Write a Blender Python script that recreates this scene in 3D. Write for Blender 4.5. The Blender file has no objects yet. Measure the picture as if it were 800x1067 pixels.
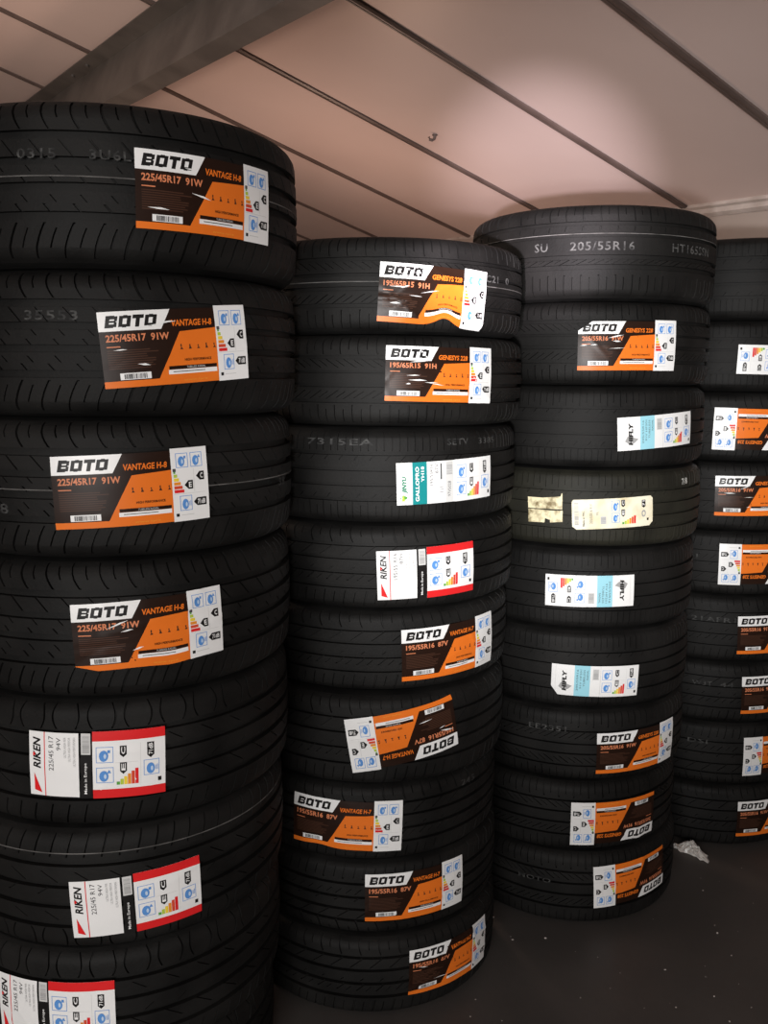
import bpy, bmesh, math, random
from mathutils import Vector, Matrix

random.seed(7)
scene = bpy.context.scene
COL = scene.collection
PI = math.pi

# ------------------------------------------------------------------ materials
def new_mat(name):
    m = bpy.data.materials.new(name)
    m.use_nodes = True
    nt = m.node_tree
    return m, nt, nt.nodes['Principled BSDF']

def srgb(r, g, b):
    f = lambda c: (c/255/12.92) if c/255 <= .04045 else ((c/255+.055)/1.055)**2.4
    return (f(r), f(g), f(b), 1)

def plain(name, col, rough=.5, spec=.5, metal=0.0):
    m, nt, b = new_mat(name)
    b.inputs['Base Color'].default_value = col
    b.inputs['Roughness'].default_value = rough
    b.inputs['Specular IOR Level'].default_value = spec
    b.inputs['Metallic'].default_value = metal
    return m

def noisy(name, c1, c2, scale, rough=.6, spec=.5, detail=5, lo=.35, hi=.65, bump=0, bscale=60, rvar=0, dist=0.0):
    m, nt, b = new_mat(name)
    tc = nt.nodes.new('ShaderNodeTexCoord')
    nz = nt.nodes.new('ShaderNodeTexNoise')
    nz.inputs['Scale'].default_value = scale
    nz.inputs['Detail'].default_value = detail
    nz.inputs['Distortion'].default_value = dist
    nt.links.new(tc.outputs['Object'], nz.inputs['Vector'])
    rp = nt.nodes.new('ShaderNodeValToRGB')
    rp.color_ramp.elements[0].position = lo
    rp.color_ramp.elements[1].position = hi
    rp.color_ramp.elements[0].color = c1
    rp.color_ramp.elements[1].color = c2
    nt.links.new(nz.outputs['Fac'], rp.inputs['Fac'])
    nt.links.new(rp.outputs['Color'], b.inputs['Base Color'])
    b.inputs['Roughness'].default_value = rough
    b.inputs['Specular IOR Level'].default_value = spec
    if rvar:
        mr = nt.nodes.new('ShaderNodeMapRange')
        mr.inputs['To Min'].default_value = rough-rvar
        mr.inputs['To Max'].default_value = rough+rvar
        nt.links.new(nz.outputs['Fac'], mr.inputs['Value'])
        nt.links.new(mr.outputs['Result'], b.inputs['Roughness'])
    if bump:
        n2 = nt.nodes.new('ShaderNodeTexNoise')
        n2.inputs['Scale'].default_value = bscale
        n2.inputs['Detail'].default_value = 3
        nt.links.new(tc.outputs['Object'], n2.inputs['Vector'])
        bp = nt.nodes.new('ShaderNodeBump')
        bp.inputs['Strength'].default_value = bump
        bp.inputs['Distance'].default_value = .004
        nt.links.new(n2.outputs['Fac'], bp.inputs['Height'])
        nt.links.new(bp.outputs['Normal'], b.inputs['Normal'])
    return m

M = {}
M['rubber'] = noisy('tyre_rubber', (.0040, .0038, .0036, 1), (.0098, .0093, .0088, 1), 9, .64, .18, bump=.12, bscale=220, rvar=.08)
M['rubber_side'] = noisy('sidewall_rubber', (.0045, .0043, .0042, 1), (.009, .0087, .0083, 1), 14, .55, .25, rvar=.05)
M['rubber_dusty'] = noisy('dusty_olive_rubber', (.010, .0096, .0066, 1), (.019, .0182, .0125, 1), 11, .65, .26, bump=.12, bscale=200)
M['chalk'] = noisy('grey_tread_ink', (.02, .02, .02, 1), (.09, .09, .087, 1), 90, .7, .3, lo=.36, hi=.6)
M['dim'] = noisy('faded_tread_ink', (.012, .012, .012, 1), (.062, .062, .060, 1), 90, .7, .3, lo=.40, hi=.65)
M['white_chalk'] = plain('white_chalk_ink', (.55, .55, .52, 1), .7)
M['stripe'] = noisy('grey_stripe_ink', (.05, .048, .045, 1), (.13, .125, .12, 1), 30, .7, .3)
GL = .36
for k, c in dict(white=(.79, .79, .785, 1), black=(.012, .011, .011, 1), dark=(.018, .008, .005, 1), orange=(.74, .165, .018, 1),
                 pink=(.62, .21, .10, 1), brown=(.060, .027, .017, 1), blue=(.10, .27, .62, 1), pale=(.50, .62, .78, 1),
                 red=(.66, .020, .022, 1), teal=(.010, .22, .23, 1), sky=(.30, .60, .70, 1), green=(.10, .33, .06, 1),
                 lime=(.42, .55, .06, 1), yellow=(.80, .58, .05, 1), amber=(.76, .26, .03, 1), scarlet=(.62, .07, .03, 1),
                 grey=(.33, .33, .33, 1), lgrey=(.58, .58, .57, 1), ink=(.07, .07, .075, 1), gold=(.75, .30, .04, 1),
                 jgreen=(.02, .20, .11, 1)).items():
    M[k] = plain('print_'+k, c, GL, .5 if k == 'white' else .15)
M['cream'] = noisy('yellowed_paper', (.80, .76, .60, 1), (.62, .54, .33, 1), 22, .5, .4, lo=.45, hi=.75)
M['tape'] = noisy('torn_yellow_paper', (.78, .70, .46, 1), (.20, .15, .07, 1), 60, .55, .4, lo=.45, hi=.68)

# ------------------------------------------------------------------ helpers
def link_mesh(name, verts, faces, mats, fmat=None, parent=None, smooth=None):
    me = bpy.data.meshes.new(name)
    me.from_pydata([tuple(v) for v in verts], [], faces)
    for m in mats:
        me.materials.append(m)
    if fmat:
        me.polygons.foreach_set('material_index', fmat)
    if smooth is not None:
        me.polygons.foreach_set('use_smooth', [True]*len(me.polygons))
        me.update()
        me.set_sharp_from_angle(angle=math.radians(smooth))
    me.update()
    o = bpy.data.objects.new(name, me)
    COL.objects.link(o)
    if parent:
        o.parent = parent
    return o

# room frame fitted to the photograph: vv runs down the roof slope along the stacks, bb away from the stacks' front, nn is the roof normal
CAMZ = 1.4388
vv = Vector((0.8003, 0.5391, -0.2627))
bb = Vector((-0.5374643, 0.83904233, 0.08449911))
nn = Vector((0.26596989, 0.07356723, 0.96123258))
D0 = 1.17926
O = Vector((0, 0, CAMZ))
def cp(v, b, d=0.0):            # a point on the roof plane, d below it
    return O + vv*v + bb*b + nn*(D0-d)

def prism(name, sect, b_or_v, lo, hi, mat, along='b', bevel=0.0, parent=None, skew=0.0):
    """extrude a closed section in roof coordinates; sect = [(x, d)] with x the other in-plane coordinate"""
    bm = bmesh.new()
    rings = []
    for t in (lo, hi):
        rings.append([bm.verts.new(cp(x+skew*(t-2.3), t, d) if along == 'b' else cp(t, x, d)) for x, d in sect])
    n = len(sect)
    bm.faces.new(rings[0]); bm.faces.new(rings[1])
    for i in range(n):
        bm.faces.new((rings[0][i], rings[0][(i+1) % n], rings[1][(i+1) % n], rings[1][i]))
    bmesh.ops.recalc_face_normals(bm, faces=bm.faces)
    if bevel:
        bmesh.ops.bevel(bm, geom=[e for e in bm.edges], offset=bevel, segments=2, affect='EDGES')
    me = bpy.data.meshes.new(name); bm.to_mesh(me); bm.free()
    me.materials.append(mat)
    o = bpy.data.objects.new(name, me); COL.objects.link(o)
    if parent: o.parent = parent
    return o

def structure(o):
    o['kind'] = 'structure'
    return o

# ------------------------------------------------------------------ the setting
M['ceiling'] = noisy('painted_roof_sheet', (.60, .475, .44, 1), (.66, .53, .495, 1), 1.3, .42, .4, detail=4, lo=.3, hi=.7, bump=.05, bscale=3, rvar=.06)
M['wallm'] = noisy('dull_wall_paint', (.30, .25, .22, 1), (.36, .30, .27, 1), 2.0, .7, .3, bump=.06, bscale=20)
M['floor'] = noisy('dark_sealed_concrete', (.050, .0455, .043, 1), (.074, .066, .061, 1), 2.2, .50, .4, detail=8, bump=.10, bscale=45, rvar=.10)
M['steel'] = noisy('brown_primed_steel', (.075, .066, .060, 1), (.115, .102, .093, 1), 7, .55, .4, detail=7, bump=.15, bscale=40)
M['batten'] = noisy('brown_joint_strip', (.085, .058, .050, 1), (.12, .086, .075, 1), 8, .45, .5)
M['trimm'] = noisy('painted_edge_trim', (.40, .34, .31, 1), (.55, .49, .46, 1), 12, .5, .4)

def box_between(name, pts_bottom, h, mat):
    n = len(pts_bottom)
    v = [Vector(p) for p in pts_bottom] + [Vector(p)+Vector(h) for p in pts_bottom]
    f = [tuple(range(n)), tuple(range(n, 2*n))] + [(i, (i+1) % n, n+(i+1) % n, n+i) for i in range(n)]
    bm = bmesh.new()
    vs = [bm.verts.new(p) for p in v]
    for q in f: bm.faces.new([vs[i] for i in q])
    bmesh.ops.recalc_face_normals(bm, faces=bm.faces)
    me = bpy.data.meshes.new(name); bm.to_mesh(me); bm.free(); me.materials.append(mat)
    o = bpy.data.objects.new(name, me); COL.objects.link(o)
    return structure(o)

vh = Vector((vv.x, vv.y, 0)).normalized()       # horizontal run of the stacks
bh = Vector((-vh.y, vh.x, 0))
VEND = 2.672
wend = cp(VEND, 2.3)
w_v = Vector((wend.x, wend.y, 0)).dot(vh)        # distance of the end wall along vh
def fp(a, c, z=0.0):
    p = vh*a + bh*c
    return Vector((p.x, p.y, z))
A0, C0, C1 = -3.4, -3.2, 6.0
SKEW = .10                                        # the end wall is not quite square to the roof sheets
def we(c): return w_v+SKEW*(c-2.3)
box_between('floor', [fp(A0-.2, C0-.2, -.12), fp(we(C0)+.3, C0-.2, -.12), fp(we(C1)+.3, C1+.2, -.12), fp(A0-.2, C1+.2, -.12)], (0, 0, .12), M['floor'])
box_between('wall_right', [fp(we(C0), C0), fp(we(C0)+.15, C0), fp(we(C1)+.165, C1+.15), fp(we(C1)+.015, C1+.15)], (0, 0, 2.9), M['wallm'])
box_between('wall_back', [fp(A0, C1), fp(we(C1), C1), fp(we(C1)+.015, C1+.15), fp(A0, C1+.15)], (0, 0, 4.2), M['wallm'])
box_between('wall_left', [fp(A0-.15, C0), fp(A0, C0), fp(A0, C1+.15), fp(A0-.15, C1+.15)], (0, 0, 4.2), M['wallm'])
box_between('wall_front', [fp(A0-.15, C0-.15), fp(we(C0)+.15, C0-.15), fp(we(C0)+.15, C0), fp(A0-.15, C0)], (0, 0, 4.2), M['wallm'])
structure(prism('ceiling', [(-3.9, -.05), (VEND+.12, -.05), (VEND+.12, 0), (-3.9, 0)], 0, -3.4, 6.4, M['ceiling'], skew=SKEW))
# joint strips between the roof sheets: a shallow cover with two ridges
k = 1
for bpos, w in ((-.55, .038), (.22, .038), (.98, .038), (1.735, .040), (2.415, .034), (3.151, .034), (3.924, .032), (4.737, .030), (5.52, .030)):
    h = w/2
    sect = [(bpos-h, 0), (bpos-h, .006), (bpos-h*.55, .010), (bpos-h*.12, .010), (bpos-h*.10, .004), (bpos+h*.10, .004),
            (bpos+h*.12, .010), (bpos+h*.55, .010), (bpos+h, .006), (bpos+h, 0)]
    structure(prism('trim_%d' % k, sect, 0, -3.6, VEND+SKEW*(bpos-2.3)-.006, M['batten'], along='v')); k += 1
# edge trim where the roof meets the end wall: two-step moulding with a few nicks
sect = [(VEND-.050, .0), (VEND-.050, .012), (VEND-.034, .014), (VEND-.030, .030), (VEND-.012, .034), (VEND-.001, .034), (VEND-.001, 0)]
structure(prism('trim_%d' % k, sect, 0, -3.0, 5.9, M['trimm'], skew=SKEW)); k += 1

# roof beam: I-section hung tight under the sheets
BEAM = bpy.data.objects.new('steel_beam', None); COL.objects.link(BEAM)
BEAM['kind'] = 'structure'
# cold-formed Z: upper flange under the sheets points up the slope, lower flange points down the slope, both with a small lip
prism('upper_flange', [(.764, .0105), (.833, .0105), (.833, .0155), (.764, .0155)], 0, -3.0, 5.95, M['steel'], parent=BEAM)
prism('web', [(.828, .0155), (.833, .0155), (.833, .200), (.828, .200)], 0, -3.0, 5.95, M['steel'], parent=BEAM)
prism('lower_flange', [(.828, .200), (.889, .200), (.889, .186), (.894, .186), (.894, .205), (.828, .205)], 0, -3.0, 5.95, M['steel'], parent=BEAM)
for vq, bpos, dq in ((.795, 4.28, .018), (.795, 4.05, .018), (.864, 4.22, .207)):
    c = cp(vq, bpos, dq)
    bm = bmesh.new()
    bmesh.ops.create_cone(bm, cap_ends=True, segments=6, radius1=.009, radius2=.008, depth=.010)
    me = bpy.data.meshes.new('bolt_head'); bm.to_mesh(me); bm.free(); me.materials.append(M['steel'])
    o = bpy.data.objects.new('bolt_head', me); COL.objects.link(o); o.parent = BEAM
    o.matrix_local = Matrix.Translation(c) @ nn.to_track_quat('Z', 'Y').to_matrix().to_4x4()

# ------------------------------------------------------------------ flat artwork for the stickers
_font_cache = {}
def text_tris(s, bold=0.0, spacing=1.0):
    key = (s, bold, spacing)
    if key in _font_cache: return _font_cache[key]
    cu = bpy.data.curves.new('lettering', 'FONT')
    cu.body = s; cu.size = 1; cu.offset = bold; cu.resolution_u = 2; cu.space_character = spacing
    o = bpy.data.objects.new('lettering', cu); COL.objects.link(o)
    dg = bpy.context.evaluated_depsgraph_get()
    me = bpy.data.meshes.new_from_object(o.evaluated_get(dg))
    me.calc_loop_triangles()
    vs = [(v.co.x, v.co.y) for v in me.vertices]
    tr = [[vs[i] for i in t.vertices] for t in me.loop_triangles]
    bpy.data.objects.remove(o); bpy.data.curves.remove(cu); bpy.data.meshes.remove(me)
    _font_cache[key] = tr
    return tr

class Art:
    """polygons (layer, colour, convex points in mm) of one flat sticker"""
    def __init__(s, w, h): s.w, s.h, s.p = w, h, []
    def poly(s, c, pts, l=1): s.p.append((l, c, [tuple(q) for q in pts]))
    def rect(s, c, x0, y0, x1, y1, l=1): s.poly(c, [(x0, y0), (x1, y0), (x1, y1), (x0, y1)], l)
    def frame(s, c, x0, y0, x1, y1, t, l=2):
        s.rect(c, x0, y0, x1, y0+t, l); s.rect(c, x0, y1-t, x1, y1, l); s.rect(c, x0, y0+t, x0+t, y1-t, l); s.rect(c, x1-t, y0+t, x1, y1-t, l)
    def tris(s, c, tris, box, l, rot=0, shear=0.0):
        xs = [p[0]+shear*p[1] for t in tris for p in t]; ys = [p[1] for t in tris for p in t]
        ax, bx, ay, by = min(xs), max(xs), min(ys), max(ys)
        x0, y0, x1, y1 = box
        for t in tris:
            q = []
            for px, py in t:
                u = (px+shear*py-ax)/(bx-ax); v = (py-ay)/(by-ay)
                if rot == 1: u, v = 1-v, u          # reads bottom to top
                elif rot == -1: u, v = v, 1-u       # reads top to bottom
                q.append((x0+u*(x1-x0), y0+v*(y1-y0)))
            s.poly(c, q, l)
    def text(s, c, t, box, l=3, rot=0, shear=0.0, bold=.0, sp=1.0):
        s.tris(c, text_tris(t, bold, sp), box, l, rot, shear)
    def boto(s, c, box, l=3, shear=.28):
        L = []
        def r(x0, y0, x1, y1): L.extend([[(x0, y0), (x1, y0), (x1, y1)], [(x0, y0), (x1, y1), (x0, y1)]])
        # B
        r(0, 0, .42, 1); r(.42, 0, .9, .30); r(.42, .42, .9, .58); r(.42, .70, .9, 1); r(.9, .06, 1.2, .46); r(.9, .54, 1.2, .94); r(.9, .46, 1.08, .54)
        x = 1.38
        for ch in 'OTO':
            if ch == 'O':
                r(x, .05, x+.40, .95); r(x+.40, 0, x+.82, .27); r(x+.40, .73, x+.82, 1); r(x+.82, .05, x+1.22, .95); x += 1.40
            else:
                r(x-.04, .70, x+1.12, 1); r(x+.33, 0, x+.75, .70); x += 1.26
        s.tris(c, L, box, l, 0, shear)
    def ellipse(s, c, cx, cy, rx, ry, l=2, n=12, a0=0, a1=2*PI):
        s.poly(c, [(cx+rx*math.cos(a0+(a1-a0)*i/n), cy+ry*math.sin(a0+(a1-a0)*i/n)) for i in range(n)], l)
    def tyre_icon(s, x0, y0, w, h, kind=0):
        s.frame('blue', x0, y0, x0+w, y0+h, .9, 2)
        s.ellipse('blue', x0+w*.44, y0+h*.43, w*.27, h*.36, 3)
        s.ellipse('pale', x0+w*.52, y0+h*.42, w*.08, h*.16, 4)
        if kind == 0: s.rect('blue', x0+w*.66, y0+h*.62, x0+w*.82, y0+h*.80, 3)
        elif kind == 1: s.poly('blue', [(x0+w*.62, y0+h*.62), (x0+w*.86, y0+h*.62), (x0+w*.74, y0+h*.84)], 3)
        else:
            for i in range(2): s.rect('blue', x0+w*(.76+.1*i), y0+h*.3, x0+w*(.80+.1*i), y0+h*(.6+.06*i), 3)
    def tag_left(s, x0, y0, w, h, t):
        s.poly('black', [(x0, y0+h/2), (x0+h*.45, y0), (x0+w, y0), (x0+w, y0+h), (x0+h*.45, y0+h)], 2)
        s.text('white', t, (x0+h*.50, y0+h*.2, x0+w-h*.16, y0+h*.8), 3, bold=.02)
    def tag_down(s, x0, y0, w, h, t, rot=1):
        s.poly('black', [(x0+w/2, y0), (x0+w, y0+w*.45), (x0+w, y0+h), (x0, y0+h), (x0, y0+w*.45)], 2)
        s.text('white', t, (x0+w*.2, y0+w*.5, x0+w*.8, y0+h-w*.16), 3, rot=rot, bold=.02)
    def barcode(s, x0, y0, x1, y1, vert=False, c='black', n=26, l=3):
        rnd = random.Random(5); t = 0.0
        L = (y1-y0) if vert else (x1-x0)
        step = L/n
        for i in range(n):
            wv = step*rnd.choice((.3, .5, .75))
            if vert: s.rect(c, x0, y0+i*step, x1, y0+i*step+wv, l)
            else: s.rect(c, x0+i*step, y0, x0+i*step+wv, y1, l)
    def lines(s, c, x0, y0, x1, y1, n, t, l=2, vert=False, seed=3):
        rnd = random.Random(seed)
        for i in range(n):
            q = rnd.uniform(.72, 1.0)
            if vert:
                x = x0+(x1-x0)*(i+.5)/n; s.rect(c, x-t/2, y1-(y1-y0)*q, x+t/2, y1, l)
            else:
                y = y0+(y1-y0)*(i+.5)/n; s.rect(c, x0, y-t/2, x0+(x1-x0)*q, y+t/2, l)
    def placed(s, rot180):
        if not rot180: return s.p
        return [(l, c, [(s.w-x, s.h-y) for x, y in q]) for l, c, q in s.p]

def art_boto(size, model, tag='71dB'):
    """orange and black part and the white efficiency panel, as two Art objects over one 242 x 113 mm sheet"""
    W, H = 242, 113
    a = Art(W, H); X = W*.748
    a.rect('dark', 0, 0, X, H, 0)
    a.poly('white', [(0, 84), (92, 84), (108, H), (0, H)], 1)
    a.boto('black', (9, 89, 88, 107), 2)
    a.text('pink', size, (9, 68, 103, 79), 2, bold=.028)
    a.rect('pink', 9, 60, 29, 61.6, 2)
    a.lines('brown', 9, 27, 88, 57, 9, 1.5, 1)
    a.rect('white', 24, 11.5, 70, 21.5, 1); a.barcode(30, 12.5, 64, 20, n=22, l=2)
    a.poly('orange', [(82, 10), (X, 10), (X, 83), (120, 79)], 1)
    a.rect('orange', 0, 0, X, 10, 1)
    a.text('orange', model, (108, 87, X-6, 97), 2, bold=.03, shear=.1)
    for i in range(5):
        x = 113+i*14+5
        a.poly('brown', [(x, 52), (x+5, 52), (x+2.2, 56+(i % 2)*2)], 2); a.rect('brown', x+1, 56, x+3, 60-(i % 3), 2)
    a.text('dark', 'HIGH PERFORMANCE', (124, 34, X-12, 38), 2, bold=.03)
    a.rect('dark', 98, 22, X-3, 27.5, 2); a.rect('white', 97, 15, X-3, 21.8, 2)
    a.text('lgrey', 'TUBELESS RADIAL', (126, 23.4, 158, 26.4), 3)
    a.lines('ink', 104, 16.6, X-10, 20.6, 1, 1.2, 3)
    a.text('gold', 'www.tyre', (120, 3, 160, 6.5), 2)
    e = Art(W, H)
    e.rect('white', X, -1, W, H+3, 0)
    e.tyre_icon(X+8, 85, 20, 23, 0); e.tyre_icon(X+32, 85, 20, 23, 1)
    cols = ['green', 'lime', 'yellow', 'amber', 'scarlet', 'red']
    for i, c in enumerate(cols):
        e.rect(c, X+3, 76-i*6.2, X+6+i*2.6, 81-i*6.2, 1)
    e.rect('ink', X+2, 79, X+7, 84, 2)
    e.tag_left(X+20, 50, 14, 14, 'E'); e.tag_left(X+40, 63, 14, 14, 'C')
    e.rect('lgrey', X+36, 45, X+36.6, 82, 1); e.rect('lgrey', X+2, 43, X+54, 43.6, 1)
    e.tyre_icon(X+11, 16, 20, 24, 2); e.tag_left(X+34, 22, 22, 13, tag)
    e.rect('black', X+4, 7, X+9, 12, 2); e.rect('lgrey', X+12, 8.5, X+34, 9.6, 1)
    return a, e

def eu_rotated(e, X, Y0, Y1, w):
    """efficiency fields turned a quarter, inside x from X to X+w"""
    H = Y1-Y0
    g = lambda u: X+w*u
    q = lambda v: Y0+H*v
    e.tyre_icon(g(.04), q(.56), w*.24, H*.34, 0); e.tyre_icon(g(.04), q(.12), w*.24, H*.34, 1)
    e.tag_down(g(.37), q(.66), w*.095, H*.25, 'C'); e.tag_down(g(.37), q(.30), w*.095, H*.25, 'E')
    for i, c in enumerate(['green', 'lime', 'yellow', 'amber', 'scarlet', 'red']):
        e.rect(c, g(.32+.052*i), q(.06), g(.32+.052*i+.046), q(.13+.055*i), 1)
    e.rect('lgrey', g(.655), q(.05), g(.66), q(.95), 1); e.rect('lgrey', g(.30), q(.545), g(.62), q(.552), 1)
    e.tag_down(g(.75), q(.60), w*.10, H*.34, '71dB'); e.tyre_icon(g(.70), q(.22), w*.22, H*.34, 2)
    e.rect('black', g(.90), q(.06), g(.95), q(.15), 2)

def art_riken(size, speed):
    W, H = 220, 107
    a = Art(W, H)
    a.rect('white', 0, 0, 83, H, 0)
    a.text('black', 'RIKEN', (7, 46, 20, 98), 2, rot=1, shear=.22, bold=.03)
    a.poly('red', [(7, 66), (11, 68), (9.5, 73), (6.5, 71)], 3)
    a.poly('red', [(8, 9), (21, 5), (8, 38)], 2)
    a.rect('red', 26, 0, 27.6, H, 1)
    a.text('ink', size, (34, 44, 42, 101), 2, rot=1)
    a.text('ink', speed, (47, 78, 54, 99), 2, rot=1)
    for x, y0 in ((61, 66), (68, 60), (76, 52)):
        a.text('grey', 'ULTRA HIGH PERFORMANCE'[:int((100-y0)/2.3)], (x-2, y0, x+2, 100), 2, rot=1)
    a.rect('black', 86, 0, 103, H, 0)
    a.rect('lgrey', 87, 72, 102, H, 1); a.barcode(89, 75, 100, 104, vert=True, c='grey', n=18, l=2)
    a.text('white', 'Made in Europe', (91, 6, 97, 58), 2, rot=1, bold=.01)
    e = Art(W, H)
    e.rect('white', 105, -2, W, H+3, 0)
    e.rect('red', 105, -2, W, 13, 1); e.rect('red', 105, H-13, W, H+3, 1)
    eu_rotated(e, 106, 15, 92, W-107)
    return a, e

def art_jinyu():
    W, H = 232, 87
    a = Art(W, H)
    a.rect('white', 0, 0, 128, H, 0)
    a.text('jgreen', 'JINYU', (11, 24, 23, 60), 2, rot=1, shear=.25, bold=.05)
    a.text('grey', 'TYRES', (16, 61, 20, 72), 2, rot=1)
    a.ellipse('green', 14, 15, 8, 4, 2); a.poly('lime', [(10, 8), (17, 8), (13.5, 24)], 3)
    a.rect('teal', 33, 0, 64, H, 1)
    a.text('white', 'GALLOPRO', (39, 6, 47, 78), 2, rot=1, bold=.03); a.text('white', 'YH18', (51, 46, 58, 78), 2, rot=1, bold=.02)
    a.text('ink', '195/55R16', (70, 38, 77, 82), 2, rot=1); a.text('ink', '87V', (82, 62, 89, 82), 2, rot=1)
    a.lines('ink', 93, 40, 98, 82, 1, 3.5, 2, vert=True); a.lines('grey', 92, 20, 102, 36, 3, 2, 2)
    a.rect('lgrey', 106, 0, 124, H, 1); a.barcode(108, 58, 122, 84, vert=True, c='grey', n=10, l=2); a.text('ink', '97V5028', (111, 12, 118, 44), 2, rot=1)
    e = Art(W, H)
    e.rect('white', 128, -.5, W, H+.5, 0)
    eu_rotated(e, 128, 3, 84, 104)
    return a, e

def art_blue():
    W, H = 224, 80
    a = Art(W, H)
    a.rect('white', 0, 0, 122, H, 0)
    a.rect('lgrey', 10, 3, 10.8, H-3, 1)
    a.poly('grey', [(18, 22), (30, 14), (42, 17), (52, 26), (40, 30), (34, 38), (24, 33)], 1)
    a.text('black', 'HIFLY', (27, 12, 38, 66), 2, rot=1, bold=.05, shear=.1)
    a.rect('sky', 57, 0, 96, H, 1)
    for i, (t, y0) in enumerate((('205/55R16', 14), ('91V HF201', 20), ('TUBELESS', 26), ('RADIAL', 44))):
        a.text('ink', t, (62+i*8.4, y0, 66.5+i*8.4, 70), 2, rot=1)
    a.rect('lgrey', 102, 44, 118, 72, 1); a.barcode(104, 46, 116, 70, vert=True, c='grey', n=12, l=2)
    a.rect('lgrey', 121, 0, 122, H, 1)
    e = Art(W, H)
    e.rect('white', 122, -.3, W, H+.3, 0)
    eu_rotated(e, 122, 3, 77, 102)
    return a, e

def art_cream():
    W, H = 203, 75
    a = Art(W, H)
    a.poly('cream', [(0, 8), (10, 0), (92, 0), (92, H), (4, H), (0, H-5)], 0)
    a.barcode(6, 12, 16, 68, vert=True, c='grey', n=20, l=1)
    a.text('black', 'Made in PRC', (25, 8, 30, 46), 2, rot=1, bold=.02)
    a.text('ink', '205/55R16 91V', (42, 14, 49, 64), 2, rot=1); a.rect('lgrey', 68, 12, 82, 32, 1); a.barcode(69, 13, 81, 31, vert=True, c='grey', n=9, l=2)
    a.text('ink', 'XL', (58, 34, 63, 44), 2, rot=1)
    e = Art(W, H)
    e.poly('cream', [(92, 0), (W-10, 0), (W, 10), (W, H-6), (W-6, H), (92, H)], 0)
    e.tyre_icon(95, 42, 20, 27, 0); e.tyre_icon(95, 14, 20, 25, 1)
    e.tag_down(119, 52, 9, 18, 'C'); e.tag_down(119, 28, 9, 18, 'E')
    for i, c in enumerate(['green', 'lime', 'yellow', 'amber', 'scarlet', 'red']): e.rect(c, 121+6*i, 9, 126+6*i, 14+3*i, 1)
    e.tag_down(172, 46, 10, 20, '71'); e.ellipse('grey', 177, 32, 6, 9, 2); e.ellipse('cream', 177, 32, 3, 5, 3); e.rect('black', 186, 14, 191, 20, 2)
    return a, e

def art_tape():
    a = Art(88, 66)
    a.poly('tape', [(1, 37), (30, 36), (60, 35), (87, 34), (88, 60), (84, 66), (40, 63), (0, 65)], 0)
    a.poly('tape', [(0, 2), (42, 1), (44, 12), (40, 33), (1, 35)], 0)
    a.poly('tape', [(44, 12), (56, 8), (58, 31), (40, 33)], 0)
    a.poly('tape', [(56, 1), (87, 3), (88, 31), (58, 31)], 0)
    a.poly('tape', [(84, 66), (88, 60), (88, 74), (86, 73)], 0)
    return a

# ------------------------------------------------------------------ bending artwork onto a tyre
def clip(poly, axis, val, keep_less):
    out = []
    n = len(poly)
    for i in range(n):
        p, q = poly[i], poly[(i+1) % n]
        a = (p[axis]-val) if not keep_less else (val-p[axis])
        b = (q[axis]-val) if not keep_less else (val-q[axis])
        if a >= 0: out.append(p)
        if (a > 1e-9 and b < -1e-9) or (a < -1e-9 and b > 1e-9):
            t = a/(a-b)
            out.append((p[0]+(q[0]-p[0])*t, p[1]+(q[1]-p[1])*t))
    return out

def slice_polys(polys, step):
    res = []
    for l, c, q in polys:
        pieces = [q]
        for ax in (0, 1):
            nxt = []
            for pc in pieces:
                lo = min(p[ax] for p in pc); hi = max(p[ax] for p in pc)
                k0 = math.floor(lo/step)+1
                rest = pc
                val = k0*step
                while val < hi-1e-6:
                    left = clip(rest, ax, val, True)
                    rest = clip(rest, ax, val, False)
                    if len(left) >= 3: nxt.append(left)
                    if len(rest) < 3: break
                    val += step
                if len(rest) >= 3: nxt.append(rest)
            pieces = nxt
        for pc in pieces: res.append((l, c, pc))
    return res

_slice_cache = {}
def sliced(key, art, rot180, step=5.0):
    k = (key, rot180, step)
    if k not in _slice_cache: _slice_cache[k] = slice_polys(art.placed(rot180), step)
    return _slice_cache[k]

def make_wrinkle(seed, amp, n, w, h):
    rnd = random.Random(seed)
    cr = []
    for i in range(n):
        ang = rnd.choice((rnd.uniform(-.5, .5), rnd.uniform(.2, 1.2), rnd.uniform(-1.2, -.3)))
        cr.append((rnd.uniform(0, w), rnd.uniform(0, h), math.cos(ang), math.sin(ang), rnd.uniform(1.4, 5.0), rnd.uniform(-.5, 1.0)*amp, rnd.uniform(20, 80)))
    ph = rnd.uniform(0, 6)
    def f(x, y):
        z = .12*amp*(math.sin(x*.09+ph)+math.sin(y*.13+ph*2))
        for cx, cy, ca, sa, wd, am, ln in cr:
            dx, dy = x-cx, y-cy
            t = dx*ca+dy*sa; s = -dx*sa+dy*ca
            if abs(t) < ln*1.6 and abs(s) < wd*4:
                z += am*math.exp(-(s/wd)**2-(t/ln)**2)
        return z
    return f

def cut(polys, px, py, nx, ny):
    """drop what lies on the far side of a straight tear"""
    out = []
    for l, c, q in polys:
        r = []
        for i in range(len(q)):
            p, n2 = q[i], q[(i+1) % len(q)]
            a = (p[0]-px)*nx+(p[1]-py)*ny; b = (n2[0]-px)*nx+(n2[1]-py)*ny
            if a >= 0: r.append(p)
            if a*b < -1e-12:
                t = a/(a-b); r.append((p[0]+(n2[0]-p[0])*t, p[1]+(n2[1]-p[1])*t))
        if len(r) >= 3: out.append((l, c, r))
    return out

def buckle(polys, amp, cx, wd, top):
    return [(l, c, [(x, y+amp*math.exp(-((x-cx)/wd)**2)*max(0, 1-y/top)) for x, y in q]) for l, c, q in polys]

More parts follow.
